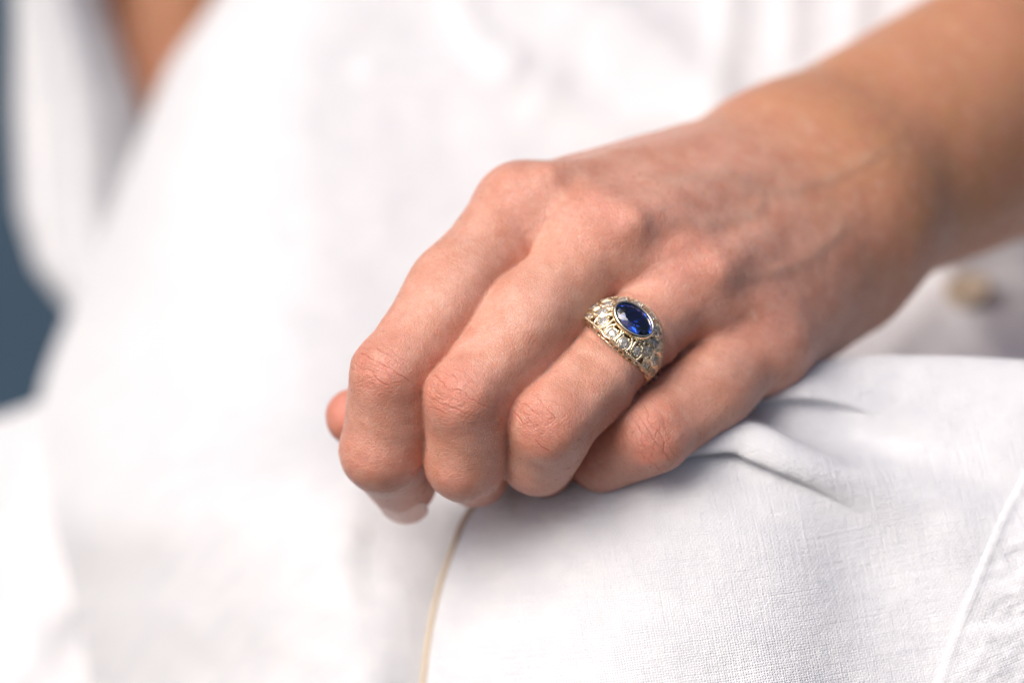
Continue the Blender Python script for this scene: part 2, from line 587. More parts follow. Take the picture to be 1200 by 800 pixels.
def grad(p, e=0.15):
    g = np.zeros_like(p)
    for q in ((1, 1, 1), (1, -1, -1), (-1, 1, -1), (-1, -1, 1)):
        q = np.array(q, dtype=float)
        g += q * sdf(p + q * (e * 0.577))[:, None]
    return norm(g)


def surface_nets(lo, hi, h):
    lo = np.asarray(lo, float)
    n = np.ceil((np.asarray(hi) - lo) / h).astype(int) + 1
    D = np.full(n, 1e3, dtype=np.float32)
    # coarse blocks first; only blocks near the surface are sampled finely
    B = 8
    nb = np.ceil(n / B).astype(int)
    bi = np.stack(np.meshgrid(*[np.arange(q) for q in nb], indexing='ij'), -1).reshape(-1, 3)
    bc = lo + (bi * B + B / 2) * h
    bd = sdf(bc)
    half = B * h * 0.87 + 2.5
    for b in bi[bd < -half]:
        s = b * B
        D[s[0]:s[0] + B, s[1]:s[1] + B, s[2]:s[2] + B] = -1e3
    near = bi[np.abs(bd) <= half]
    off = np.stack(np.meshgrid(*[np.arange(B)] * 3, indexing='ij'), -1).reshape(-1, 3)
    idx = (near[:, None, :] * B + off[None]).reshape(-1, 3)
    idx = idx[(idx < n).all(1)]
    D[idx[:, 0], idx[:, 1], idx[:, 2]] = sdf(lo + idx * h)
    S = D < 0
    cell = np.zeros(n - 1, dtype=np.int8)
    for i in (0, 1):
        for j in (0, 1):
            for k in (0, 1):
                cell += S[i:n[0] - 1 + i, j:n[1] - 1 + j, k:n[2] - 1 + k]
    act = (cell > 0) & (cell < 8)
    ids = np.full(n - 1, -1, dtype=np.int64)
    ai = np.argwhere(act)
    ids[act] = np.arange(len(ai))
    V = lo + (ai + 0.5) * h
    F = []
    for ax in range(3):
        s0 = [slice(1, -1)] * 3; s1 = [slice(1, -1)] * 3
        s0[ax] = slice(0, n[ax] - 1); s1[ax] = slice(1, n[ax])
        a, b = S[tuple(s0)], S[tuple(s1)]
        e = np.argwhere(a != b)
        sgn = a[tuple(e.T)]
        o1, o2 = (ax + 1) % 3, (ax + 2) % 3
        e = e.copy(); e[:, o1] += 1; e[:, o2] += 1
        q = []
        for d1, d2 in ((-1, -1), (0, -1), (0, 0), (-1, 0)):
            c = e.copy(); c[:, o1] += d1; c[:, o2] += d2
            q.append(ids[tuple(c.T)])
        q = np.stack(q, 1)
        q[~sgn] = q[~sgn][:, ::-1]
        F.append(q)
    F = np.concatenate(F)
    return V, F


def relax(V, F, it=2):
    e = np.concatenate([F[:, [i, (i + 1) % 4]] for i in range(4)])
    for _ in range(it):
        acc = np.zeros_like(V); cnt = np.zeros(len(V))
        for c in range(3):
            acc[:, c] = np.bincount(e[:, 0], V[e[:, 1], c], len(V)) + np.bincount(e[:, 1], V[e[:, 0], c], len(V))
        cnt = np.bincount(e[:, 0], minlength=len(V)) + np.bincount(e[:, 1], minlength=len(V))
        V = 0.4 * V + 0.6 * acc / np.maximum(cnt, 1)[:, None]
    return V


def project(V, it=2, cap=0.6):
    for _ in range(it):
        g = grad(V)
        V = V - g * np.clip(sdf(V), -cap, cap)[:, None]
    return V


def subdivide(V, F):
    e = np.concatenate([F[:, [i, (i + 1) % 4]] for i in range(4)])
    e.sort(axis=1)
    key = e[:, 0].astype(np.int64) * len(V) + e[:, 1]
    u, inv = np.unique(key, return_inverse=True)
    mid = (V[u // len(V)] + V[u % len(V)]) / 2
    cen = (V[F[:, 0]] + V[F[:, 1]] + V[F[:, 2]] + V[F[:, 3]]) / 4
    nf = len(F)
    E = inv.reshape(4, nf).T + len(V)
    C = np.arange(nf) + len(V) + len(mid)
    F2 = np.concatenate([np.stack([F[:, i], E[:, i], C, E[:, (i + 3) % 4]], 1) for i in range(4)])
    return np.concatenate([V, mid, cen]), F2


H0 = 0.95
V, F = surface_nets((-48, -50, -310), (280, 185, 28), H0)
V = project(V, 2); V = relax(V, F, 2); V = project(V, 2)
VN = np.concatenate([V, grad(V)], 1)            # positions and normals are refined together


def settle(VN, n1, cap):
    """pull new points onto the surface along their interpolated normals"""
    VN[n1:, 3:] = norm(VN[n1:, 3:])
    VN[n1:, :3] -= VN[n1:, 3:] * np.clip(sdf(VN[n1:, :3]), -cap, cap)[:, None]
    return VN


V, N = VN[:, :3], VN[:, 3:]

def refine(V, polys, pick):
    """split the picked quads in four; neighbours keep their shape and gain the midpoints"""
    lens = np.array([len(f) for f in polys])
    pick = pick & (lens == 4)
    Q = np.array([polys[i] for i in np.nonzero(pick)[0]])
    n0 = len(V)
    V2, Q2 = subdivide(V, Q)
    # recover the edge -> midpoint map exactly as subdivide() numbers it
    e = np.concatenate([Q[:, [i, (i + 1) % 4]] for i in range(4)]); e.sort(axis=1)
    u = np.unique(e[:, 0].astype(np.int64) * n0 + e[:, 1])
    em = {int(k): n0 + i for i, k in enumerate(u)}
    touched = np.zeros(n0, dtype=bool); touched[Q.ravel()] = True
    out = []
    for i in np.nonzero(~pick)[0]:
        f = polys[i]
        if not touched[list(f)].any():
            out.append(f); continue
        g = []
        for a, b in zip(f, list(f[1:]) + [f[0]]):
            g.append(a)
            m_ = em.get(min(a, b) * n0 + max(a, b))
            if m_ is not None: g.append(m_)
        out.append(tuple(g))
    return V2, out + [tuple(q) for q in Q2.tolist()]


def knuckle_near(P, r):
    return np.min([np.linalg.norm(P - (FJ[k][2] + FRAME[k][2] * FR[k][2]), axis=1) for k in FINGERS], axis=0) < r


VIEW = np.array((0, 0, 1.0))
polys = [tuple(q) for q in F.tolist()]
cen = V[F].mean(1); cn = N[F].mean(1)
n1 = len(VN)
VN, polys = refine(VN, polys, (cen[:, 2] > -60) & (cn @ VIEW > -0.3))
VN = settle(VN, n1, 0.3)


def quad_data(polys):
    isq = np.array([len(f) == 4 for f in polys])
    Q = np.array([f if len(f) == 4 else (0, 0, 0, 0) for f in polys])
    c = VN[Q, :3].mean(1); m = VN[Q, 3:].mean(1)
    return isq, c, m


for lvl in (0, 1):
    isq, c_, m_ = quad_data(polys)
    tight = np.linalg.norm(m_, axis=1) < (0.975, 0.985)[lvl]
    pick = isq & (c_[:, 2] > -26) & (m_ @ VIEW > -0.3)
    if lvl == 0:
        pick &= tight | knuckle_near(c_, 13.0) | (m_ @ VIEW > 0.2)
    else:
        pick &= (tight & (c_[:, 2] > -20)) | knuckle_near(c_, 10.5)
    n1 = len(VN)
    VN, polys = refine(VN, polys, pick)
    VN = settle(VN, n1, 0.2)
V = VN[:, :3].copy()
N = grad(V)
# even out the mesh in the tight clefts between the fingers
pairs = []
for k in range(4, 9):
    q = np.array([p for p in polys if len(p) == k], dtype=np.int64).reshape(-1, k)
    for i in range(k):
        pairs.append(np.stack([q[:, i], q[:, (i + 1) % k]], 1))
E_ = np.concatenate(pairs)
deg = np.bincount(E_.ravel(), minlength=len(V)).astype(float)


def nb_mean(A):
    return np.stack([np.bincount(E_[:, 0], A[E_[:, 1], c], len(V)) + np.bincount(E_[:, 1], A[E_[:, 0], c], len(V)) for c in range(A.shape[1])], 1) / deg[:, None]


cleft = (np.linalg.norm(nb_mean(N), axis=1) < 0.95).astype(float)[:, None]
for _ in range(4):
    cleft = np.maximum(cleft, (nb_mean(cleft) > 0.2).astype(float))
cm = nb_mean(cleft)
sel = np.nonzero(cm[:, 0] > 0)[0]
for _ in range(7):
    V[sel] += (cm * 0.75 * (nb_mean(V) - V))[sel]
    q = V[sel]
    V[sel] = q - grad(q, 0.3) * np.clip(sdf(q), -0.35, 0.35)[:, None]
V[sel] += (cm * 0.5 * (nb_mean(V) - V))[sel]
N = norm(N + cm * 0.8 * (nb_mean(N) - N))
ALLV, ALLN = V, N
print("surface", round(time.time() - T0, 1), len(V))

# finger-local coordinates, blush and tan, and the deep creases of each knuckle
red = np.zeros(len(V)); kn = np.zeros(len(V)); fl = V.copy(); disp = np.zeros(len(V))
fdst = np.stack([sdf_finger(V, k) for k in FINGERS], 1)
own = fdst.argmin(1)
RED, KN, FL, DISP = red, kn, fl, disp
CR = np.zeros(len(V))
for i, k in enumerate(FINGERS):
    al, ac, n = FRAME[k]
    j, r = FJ[k], FR[k]
    ix = np.nonzero((own == i) & (fdst[:, i] < 2.5))[0]
    V, N = ALLV[ix], ALLN[ix]
    red, kn, fl, disp = RED[ix], KN[ix], FL[ix], DISP[ix]
    m = np.ones(len(ix), dtype=bool)
    q = V - j[2]
    t, s_, d_ = q @ al, q @ ac, q @ n
    dors = sstep(-0.15, 0.45, N @ n)
    # direction along the nearer phalanx
    d1 = norm(j[2] - j[0]); d2 = norm(j[3] - j[2])
    loc_t = np.where(t < 0, q @ d1, q @ d2)
    fl[m] = np.stack([loc_t, s_, d_], 1)[m] + i * 40
    w = np.exp(-((t + 0.4) / 5.0) ** 2) * np.exp(-(s_ / 7.5) ** 2) * dors
    kn = np.where(m, np.maximum(kn, w), kn)
    red = np.where(m, np.maximum(red, (0.68 + 0.25 * vnoise(t * 0.3, s_ * 0.3, i * 7.7)) * np.exp(-(t / 7.5) ** 2) * np.exp(-(s_ / 8.0) ** 2) * dors), red)
    # tip of each finger is pinker
    red = np.where(m, np.maximum(red, 0.45 * sstep(8, 18, t)), red)
    rs = np.random.default_rng(20 + i)
    lines = [(-5.2, 0.09, 0.5), (-3.4, 0.14, 0.8), (-1.6, 0.26, 1.0), (0.2, 0.13, 0.7), (1.9, 0.24, 0.95), (3.6, 0.10, 0.7), (5.6, 0.07, 0.7), (7.2, 0.05, 0.7)]
    lines = [(t0, amp * 0.42, ext, 0.11) for t0, amp, ext in lines] + [(rs.uniform(-5, 5), rs.uniform(0.015, 0.035), rs.uniform(0.3, 0.7), 0.10) for _ in range(12)]
    for t0, amp, ext, wd0 in lines:
        t0 = t0 + rs.uniform(-0.4, 0.4)
        ph = rs.uniform(0, 100); sl = rs.uniform(-0.16, 0.16); so = rs.uniform(-2.2, 2.2)
        tc_ = t0 - 0.012 * t0 * s_ ** 2 * 0.5 + 0.6 * vnoise(s_ * 0.28, ph) + 0.30 * vnoise(s_ * 0.8, ph + 5) + 0.10 * vnoise(s_ * 2.2, ph + 7) + sl * s_
        wd = wd0 * (1 + 0.5 * vnoise(s_ * 0.5, ph + 9))
        mod = sstep(-0.55, 0.25, vnoise(s_ * 0.35 + 3, ph + 20) + 0.2)
        x = (t - tc_) / wd
        prof = np.exp(-x ** 2) - 0.10 * np.exp(-(x / 2.6) ** 2)
        fade = np.exp(-(np.abs(s_ + so * (0.4 if ext > 0.6 else 1.6)) / (7.2 * ext)) ** 4)
        disp = np.where(m, disp - amp * prof * fade * dors * mod, disp)
    # short lengthwise and slanting nicks between them
    for _ in range(11):
        sc0, tc0 = rs.uniform(-3.6, 3.6), rs.uniform(-3.5, 3.5)
        an = rs.uniform(-0.9, 0.9)
        aa = (s_ - sc0) * math.cos(an) - (t - tc0) * math.sin(an); bb_ = (s_ - sc0) * math.sin(an) + (t - tc0) * math.cos(an)
        aa = aa + 0.2 * vnoise(bb_ * 0.9, _ * 3.7)
        disp = np.where(m, disp - rs.uniform(0.02, 0.04) * np.exp(-(aa / 0.12) ** 2) * np.exp(-(bb_ / rs.uniform(0.6, 1.4)) ** 4) * dors, disp)
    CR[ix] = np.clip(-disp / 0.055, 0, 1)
    disp = np.where(m, disp + 0.05 * np.exp(-(t / 5) ** 2) * dors * fbm(t * 0.55, s_ * 0.35, i * 3.1, 3), disp)
    RED[ix], KN[ix], FL[ix], DISP[ix] = red, kn, fl, disp
V, N = ALLV, ALLN
red, kn, fl, disp = RED, KN, FL, DISP
for k, w, rd in (("index", 0.30, 10), ("middle", 0.45, 9), ("ring", 0.50, 9), ("pinky", 0.40, 9)):
    c = FJ[k][0] + norm(np.array((-0.1, 0.5, 0.8))) * FR[k][0]
    d = np.linalg.norm(V - c, axis=1)
    red = np.maximum(red, w * np.exp(-(d / rd) ** 2))
    kn = np.maximum(kn, 0.35 * np.exp(-(d / 7.5) ** 2))
dtip = np.linalg.norm(V - TJ[3], axis=1)
red = np.maximum(red, 1.0 * np.exp(-(dtip / 13) ** 2))
dm = dist_mcps(V)
behind = sstep(8, 75, (V - MCPS.mean(0)) @ norm((WRIST_R + WRIST_U) / 2 - MCPS.mean(0)))
tan = np.clip(behind * 0.80 + 0.10 * fbm(V[:, 0] * 0.06, V[:, 1] * 0.06, V[:, 2] * 0.06, 3), 0, 1)
disp = disp + 0.12 * fbm(V[:, 0] * 0.16, V[:, 1] * 0.16, V[:, 2] * 0.16, 3)
# flesh swells a little on both sides of the ring
rq = V - U(721, 408, -3.5)
rd = norm(FJ["ring"][2] - FJ["ring"][0])
rx_ = np.abs(rq @ rd)
disp = disp + (own == 2) * (0.45 * np.exp(-((rx_ - 6.9) / 1.5) ** 2) - 0.25 * np.exp(-(rx_ / 4.5) ** 4))
# veins on the back of the hand and wrist
vein = np.zeros(len(V))
for path in ([(735, 205), (790, 212), (850, 205), (905, 225), (980, 205), (1060, 160)], [(770, 260), (830, 262), (880, 250), (905, 225)],
             [(850, 330), (900, 320), (950, 300), (1000, 255)]):
    q = smooth_poly(path)
    k_ = DIST / (DIST - V[:, 2]) * 6.0
    d, s_ = polydist(600 + V[:, 0] * k_, 400 - V[:, 1] * k_, q)
    vein = np.maximum(vein, np.exp(-(d / 9.0) ** 2) * (N[:, 2] > 0.1) * sstep(0, 0.15, s_) * (1 - sstep(0.85, 1, s_)))
disp = disp + 0.22 * vein
V = V + N * disp[:, None]

# ------------------------------------------------------------------ the person: body, clothes
person = empty("person", (120, -90, -180))
tag(person, "seated person in white linen resting a hand with a sapphire ring on one knee", "person")


def grid_faces(nu, nv):
    i, j = np.meshgrid(np.arange(nu - 1), np.arange(nv - 1), indexing='ij')
    a = i * nv + j
    return np.stack([a, a + nv, a + nv + 1, a + 1], -1).reshape(-1, 4)


def grid_sphere(c, r, nu=24, nv=40, ax=np.eye(3)):
    u = np.linspace(0.02, np.pi - 0.02, nu); v = np.linspace(0, 2 * np.pi, nv)
    uu, vv = np.meshgrid(u, v, indexing='ij')
    q = np.stack([np.sin(uu) * np.cos(vv) * r[0], np.sin(uu) * np.sin(vv) * r[1], np.cos(uu) * r[2]], -1)
    return (np.asarray(c) + q.reshape(-1, 3) @ np.asarray(ax)), grid_faces(nu, nv)


# the rest of the body seen past the clothes: the bare chest at the neckline
cv, cf = grid_sphere(U(205, -60, -345), (27, 120, 40))
nv0 = len(V)
Vb = np.concatenate([V, cv]); Fb = polys + [tuple(q) for q in (cf + nv0).tolist()]
pad = np.zeros(len(cv))
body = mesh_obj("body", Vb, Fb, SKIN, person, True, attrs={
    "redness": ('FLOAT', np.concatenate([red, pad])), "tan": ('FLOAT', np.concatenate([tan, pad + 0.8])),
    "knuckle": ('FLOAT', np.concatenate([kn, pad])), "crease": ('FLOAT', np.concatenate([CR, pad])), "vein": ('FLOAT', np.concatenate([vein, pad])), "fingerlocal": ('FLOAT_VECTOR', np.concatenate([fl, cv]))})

# --- fingernails of the index finger and the thumb


def nail(c, along, out, L, Wd, R):
    along = norm(along); out = norm(out - along * (out @ along)); ac = np.cross(out, along)
    nu, nv = 12, 13
    u = np.linspace(-1, 1, nu); v = np.linspace(-1, 1, nv)
    uu, vv = np.meshgrid(u, v, indexing='ij')
    wv_ = Wd * np.sqrt(np.clip(1 - np.clip(np.abs(uu) - 0.45, 0, 1) ** 2 * 2.6, 0.05, 1))
    a = vv * wv_
    hgt = np.sqrt(np.clip(R * R - a * a, 0.1, None)) - R - 0.03 * (uu ** 2) * L
    top = c + uu[..., None] * L * along + a[..., None] * ac + hgt[..., None] * out
    bot = top - out * 0.5
    Vn = np.concatenate([top.reshape(-1, 3), bot.reshape(-1, 3)])
    f = grid_faces(nu, nv)
    Fn = [tuple(q) for q in f] + [tuple(q[::-1] + nu * nv) for q in f]
    rim = [i * nv for i in range(nu)] + [(nu - 1) * nv + j for j in range(1, nv)] + [i * nv + nv - 1 for i in range(nu - 2, -1, -1)] + [j for j in range(nv - 2, 0, -1)]
    for a_, b_ in zip(rim, rim[1:] + rim[:1]):
        Fn.append((a_, b_, b_ + nu * nv, a_ + nu * nv))
    return mesh_obj("fingernail", Vn, Fn, NAIL, body)


ij = FJ["index"]
nail(ij[4] + np.array((0.3, -6.75, 2.4)), ij[4] - ij[3] + np.array((0, -1, -2.0)), np.array((0.03, -0.94, 0.36)), 4.6, 4.6, 7.0)
t_al = norm(TJ[3] - TJ[2]); t_out = np.array((-0.15, 0.72, -0.66)); t_out = norm(t_out - t_al * (t_out @ t_al))
nail(TJ[3] - t_al * 1.6 + t_out * 5.8, t_al, t_out, 3.8, 3.9, 5.9)

# --- trousers / skirt over the knee: the sharp cloth under the hand and at the right


def interp(x, pts):
    P = np.asarray(pts, dtype=float)
    # smooth (cosine-eased) interpolation through points
    i = np.clip(np.searchsorted(P[:, 0], x) - 1, 0, len(P) - 2)
    t = np.clip((x - P[i, 0]) / (P[i + 1, 0] - P[i, 0]), 0, 1)
    m = np.gradient(P[:, 1], P[:, 0])
    h = P[i + 1, 0] - P[i, 0]
    return ((2 * t ** 3 - 3 * t ** 2 + 1) * P[i, 1] + (t ** 3 - 2 * t ** 2 + t) * h * m[i] + (-2 * t ** 3 + 3 * t ** 2) * P[i + 1, 1] + (t ** 3 - t ** 2) * h * m[i + 1])


YTOP = [(440, 560), (560, 545), (660, 520), (760, 500), (850, 478), (900, 455), (950, 429), (1010, 420), (1100, 419), (1200, 424), (1320, 440), (1500, 480)]
RIDGE1 = smooth_poly([(740, 560), (815, 522), (868, 500), (930, 522), (1000, 548), (1080, 575), (1150, 606), (1240, 660)])
CREASE1 = smooth_poly([(790, 535), (830, 534), (880, 538), (935, 550), (985, 575), (1040, 610)])
CREASE2 = smooth_poly([(850, 478), (893, 471), (940, 467), (985, 476), (1050, 500)])


EDGE = smooth_poly([(600, 560), (566, 583), (545, 608), (526, 655), (512, 700), (502, 750), (496, 800), (490, 860), (486, 920)])


def knee_depth(px, py):
    """depth of the knee cloth (mm) for photo coordinates"""
    yt = interp(px, YTOP)
    t = np.maximum(py - yt, 0) / 6.0
    zt = interp(px, [(440, -48), (520, -41), (600, -31), (760, -20), (900, -22), (1000, -30), (1200, -30), (1500, -34)])
    z = zt + 2.55 * np.power(t + 0.02, 0.60)
    e_ = np.maximum(px - np.interp(py, EDGE[:, 1], EDGE[:, 0], left=600), 0) / 6.0
    z = z - 7.0 * np.exp(-e_ / 4.0) * sstep(545, 600, py)
    # fold 1: a full ridge with its lower lip tucked under
    d, s = polydist(px, py, RIDGE1)
    d = d / 6.0                              # + below the ridge (py grows downward)
    a = sstep(0.0, 0.12, s) * (1 - 0.85 * sstep(0.50, 1.0, s))
    wu = 1.3 + 6.5 * sstep(0.22, 0.85, s)
    up = np.exp(-(np.minimum(d, 0) / wu) ** 2)
    rc = 0.9 + 2.3 * sstep(0.10, 0.30, s) + 3.0 * sstep(0.30, 0.9, s)
    u = (d - (rc - 0.8)) / rc
    rollp = np.sqrt(np.clip(1 - u * u, 0, 1))
    soft = np.exp(-(np.minimum(d - rc * 0.5, 0) / wu) ** 2 - (np.maximum(d - rc * 0.5, 0) / (5.0 + 9 * sstep(0.4, 0.9, s))) ** 2)
    mixr = sstep(0.32, 0.60, s)
    z = z + a * (5.2 * rollp * (1 - mixr) + 5.4 * soft * mixr) - a * 5.0 * (1 - up) * np.exp(-(np.minimum(d, 0) / 9.0) ** 4) * (d < 0)
    # fold 2: upper roll and its crease
    c, sc = polydist(px, py, CREASE2)
    c = c / 6.0
    ac = (1 - sstep(0.45, 1.0, sc))
    z = z - ac * 2.0 * np.exp(-(np.minimum(c, 0) / 0.8) ** 2 - (np.maximum(c, 0) / 3.0) ** 2)
    z = z + ac * 1.6 * np.exp(-((c + 3.0) / 2.6) ** 2)
    # gathered puckers under the fingers
    g = np.exp(-(((px - 640) / 130) ** 2 + ((py - 575) / 45) ** 2))
    z = z + g * 0.9 * np.sin(px * 0.085 + 0.9 * vnoise(px * 0.02, py * 0.02)) - 0.8 * g
    # limp crepe of the linen
    z = z + 0.55 * fbm((px + 0.6 * py) / 110, (py - 0.6 * px) / 110, 3.3, 2) + 0.055 * fbm((px + py * 0.5) / 26, (py - px * 0.3) / 11, 7.7, 2) + 0.03 * fbm((0.8 * px - py * 0.6) / 14, (0.8 * py + px * 0.6) / 9, 1.7, 2)
    return z


nu, nv, nb = 460, 250, 26
pxs = np.linspace(520, 1480, nu)
uu, vv = np.meshgrid(pxs, np.linspace(0, 1, nv), indexing='ij')
yt = interp(uu, YTOP)
# left boundary follows the free edge
top_py = yt
py = 930 + (top_py - 930) * (1 - (1 - vv) ** 1.0)
edge_px = np.interp(py, EDGE[:, 1], EDGE[:, 0])
px = edge_px + (uu - 520) / (1480 - 520) * (1480 - edge_px)
for _ in range(3):
    yt = interp(px, YTOP)
    py = 930 + (yt - 930) * vv
    edge_px = np.interp(py, EDGE[:, 1], EDGE[:, 0], left=600)
    px = edge_px + (uu - 520) / (1480 - 520) * (1480 - edge_px)
z = knee_depth(px, py)
d_, s_l = polydist(px, py, RIDGE1)
d_ = d_ / 6.0
lip = sstep(0.02, 0.2, s_l) * (1 - sstep(0.35, 0.8, s_l)) * np.exp(-((d_ - 3.2) / 2.2) ** 2)
c_, s_c = polydist(px, py, CREASE2)
lip2 = (1 - sstep(0.4, 1.0, s_c)) * np.exp(-((c_ / 6.0 + 1.6) / 1.5) ** 2)
rc_ = 0.9 + 2.3 * sstep(0.10, 0.30, s_l) + 3.0 * sstep(0.30, 0.9, s_l)
lip = sstep(0.02, 0.1, s_l) * (1 - sstep(0.28, 0.5, s_l)) * np.exp(-((d_ - (2 * rc_ - 1.6)) / 0.9) ** 2)
flap = sstep(0.05, 0.2, s_l) * (1 - sstep(0.25, 0.6, s_l)) * np.exp(-((d_ - 0.2) / 1.6) ** 2)
front = U(px, py + 8.0 * lip + 8.0 * lip2 - 8.0 * flap, z + 0.5 * lip + 0.8 * lip2)
# over the top and down the far side
bk = np.arange(1, nb + 1)
last = front[:, -1:, :]
back = np.repeat(last, nb, axis=1).copy()
sb = bk / nb
back[..., 2] -= (95 * sb ** 1.6)[None]
back[..., 1] -= (34 * sb ** 2.2)[None] - 0.5 * np.sin(np.minimum(sb * 8, 1) * np.pi)[None]
kv = np.concatenate([front, back], axis=1)
NVT = nv + nb
# cloth coordinates: arc length along both directions
du = np.concatenate([np.zeros((1, NVT)), np.cumsum(np.linalg.norm(np.diff(kv, axis=0), axis=-1), 0)], 0)
dv = np.concatenate([np.zeros((nu, 1)), np.cumsum(np.linalg.norm(np.diff(kv, axis=1), axis=-1), 1)], 1)
du = (px[:, 0][:, None] * 0 + du.mean(1, keepdims=True)) + 0 * du
ang = math.radians(-9)
uvk = np.stack([kv[..., 0] * math.cos(ang) - (dv + kv[:, :1, 1]) * math.sin(ang), kv[..., 0] * math.sin(ang) + (dv + kv[:, :1, 1]) * math.cos(ang)], -1)
skirt = mesh_obj("skirt", kv.reshape(-1, 3), grid_faces(nu, NVT), LINEN, person, True, uv=uvk.reshape(-1, 2))

# seam along the free edge; its beige tube also stands for the fold shadow
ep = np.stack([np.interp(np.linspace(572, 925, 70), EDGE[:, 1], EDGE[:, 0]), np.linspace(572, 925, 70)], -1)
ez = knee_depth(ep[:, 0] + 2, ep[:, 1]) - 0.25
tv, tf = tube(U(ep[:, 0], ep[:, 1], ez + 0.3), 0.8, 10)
mesh_obj("seam", tv, tf, SEAM_SHADE, skirt)

# patch pocket, one turned edge visible
PK = smooth_poly([(1232, 470), (1206, 540), (1176, 596), (1150, 655), (1124, 720), (1102, 780), (1084, 840), (1070, 900)])
nn_, mm_ = 150, 90
s1 = np.linspace(0, 1, nn_)
ex = np.interp(np.linspace(500, 905, nn_), PK[:, 1], PK[:, 0]); ey = np.linspace(500, 905, nn_)
w_ = np.concatenate([np.linspace(0, 14, 16), np.linspace(14, 330, mm_ - 16 + 1)[1:]])
PX = ex[:, None] + w_[None]; PY = ey[:, None] + w_[None] * 0.10
roll = 0.30 * np.exp(-((w_ - 7) / 6.0) ** 2)[None]
ZP = knee_depth(PX, PY) + 0.22 + roll + 0.85 * np.clip(w_ / 40, 0, 1)[None] * fbm(PX / 42, PY / 30, 1.7, 3) + 0.45 * np.clip(w_ / 40, 0, 1)[None]
ZP[:, 0] -= 0.5
pv = U(PX, PY, ZP)
uvp = np.stack([pv[..., 0] * 0.93 + pv[..., 1] * 0.36, -pv[..., 0] * 0.36 + pv[..., 1] * 0.93], -1)
mesh_obj("pocket", pv.reshape(-1, 3), grid_faces(nn_, mm_), LINEN, skirt, True, uv=uvp.reshape(-1, 2))

# --- the dress behind: lap, torso side and draped folds
XL = [(-260, 420), (-60, 285), (0, 252), (80, 197), (140, 172), (260, 124), (370, 80), (470, 46), (560, 52), (700, 84), (960, 140)]


def lap_depth(px, py):
    z = interp(py, [(-300, -225), (-60, -205), (200, -165), (400, -122), (530, -84), (600, -62), (700, -50), (800, -44), (1000, -36)])
    z2 = interp(py, [(-300, -225), (-60, -205), (200, -165), (400, -120), (500, -86), (545, -60), (580, -47), (640, -40), (700, -35), (800, -29), (1000, -22)])
    z = z + (z2 - z) * sstep(230, 430, px)
    side = sstep(420, 0, px)
    z = z - 95 * side ** 1.6 * (0.5 + 0.5 * sstep(0, 600, py))
    # cloth hanging from the pinch: folds fan out from the thumb
    for pts, amp, wl, wr in (
            ([(392, 528), (330, 555), (250, 580), (120, 600), (0, 620)], 5.5, 60, 90),
            ([(396, 545), (393, 620), (402, 700), (425, 800), (450, 930)], 1.6, 30, 44),
            ([(470, 590), (470, 640), (455, 760), (440, 930)], 1.0, 30, 30),
            ([(380, 545), (300, 640), (210, 720), (120, 850)], 3.0, 55, 70)):
        d, s = polydist(px, py, smooth_poly(pts))
        z = z + amp * (0.25 + 0.75 * sstep(0, 0.4, s)) * np.exp(-(np.minimum(d, 0) / wl) ** 2 - (np.maximum(d, 0) / wr) ** 2)
    # folds high up between torso and sleeve
    for pts, amp, w1, w2 in (
            ([(640, -40), (740, 30), (830, 110), (900, 180)], 14, 34, 70),
            ([(860, -60), (850, 40), (840, 120)], 5, 20, 20),
            ([(930, -80), (925, 60)], 5, 18, 18),
            ([(1010, -80), (1000, 60)], 5, 16, 22),
            ([(520, -40), (560, 40), (600, 70)], 7, 22, 22),
            ([(440, 80), (560, 92), (640, 90)], 6, 20, 26),
            ([(640, 120), (720, 140), (820, 130)], 5, 20, 26),
            ([(1040, 420), (1080, 360), (1110, 300)], 8, 30, 26),
            ([(1180, 430), (1140, 370), (1120, 330)], 8, 22, 30)):
        d, s = polydist(px, py, smooth_poly(pts))
        z = z + 0.45 * amp * np.exp(-(np.minimum(d, 0) / w1) ** 2 - (np.maximum(d, 0) / w2) ** 2)
    # step back under the wrist, where the bodice lies behind the knee
    z = z - 20 * sstep(880, 1080, px) * sstep(220, 330, py) * (1 - sstep(430, 520, py))
    z = z + 1.6 * fbm((px + 0.5 * py) / 170, (py - 0.5 * px) / 170, 5.1, 3)
    # behind the hand the cloth is flattened away from it
    hand = np.exp(-(((px - 700) / 330) ** 2 + ((py - 380) / 240) ** 2))
    z = z - 10 * hand
    return z


nu, nv, nb = 300, 260, 26
vv = np.linspace(-240, 930, nv)
xl = interp(vv, XL)
uu = np.linspace(0, 1, nu)
PX = xl[None] + (1560 - xl[None]) * (uu[:, None] ** 1.15)
PY = np.broadcast_to(vv[None], PX.shape)
ZZ = lap_depth(PX, PY)
ed = (PX - xl[None]) / 6.0
ZZ = ZZ - 34 * np.exp(-ed / 6.0)
fr = U(PX, PY, ZZ)
bk = np.linspace(0, 1, nb + 1)[1:][::-1]
first = fr[:1]
bb = np.repeat(first, nb, axis=0).copy()
bb[..., 0] += (40 * bk ** 2)[:, None]
bb[..., 2] -= (90 * bk)[:, None]
dvx = np.concatenate([bb, fr], axis=0)
uvd = np.stack([dvx[..., 0] - 0.3 * dvx[..., 2], dvx[..., 1] - 0.7 * dvx[..., 2]], -1)
dress = mesh_obj("dress", dvx.reshape(-1, 3), grid_faces(nu + nb, nv), LINEN_SOFT, person, True, uv=uvd.reshape(-1, 2))

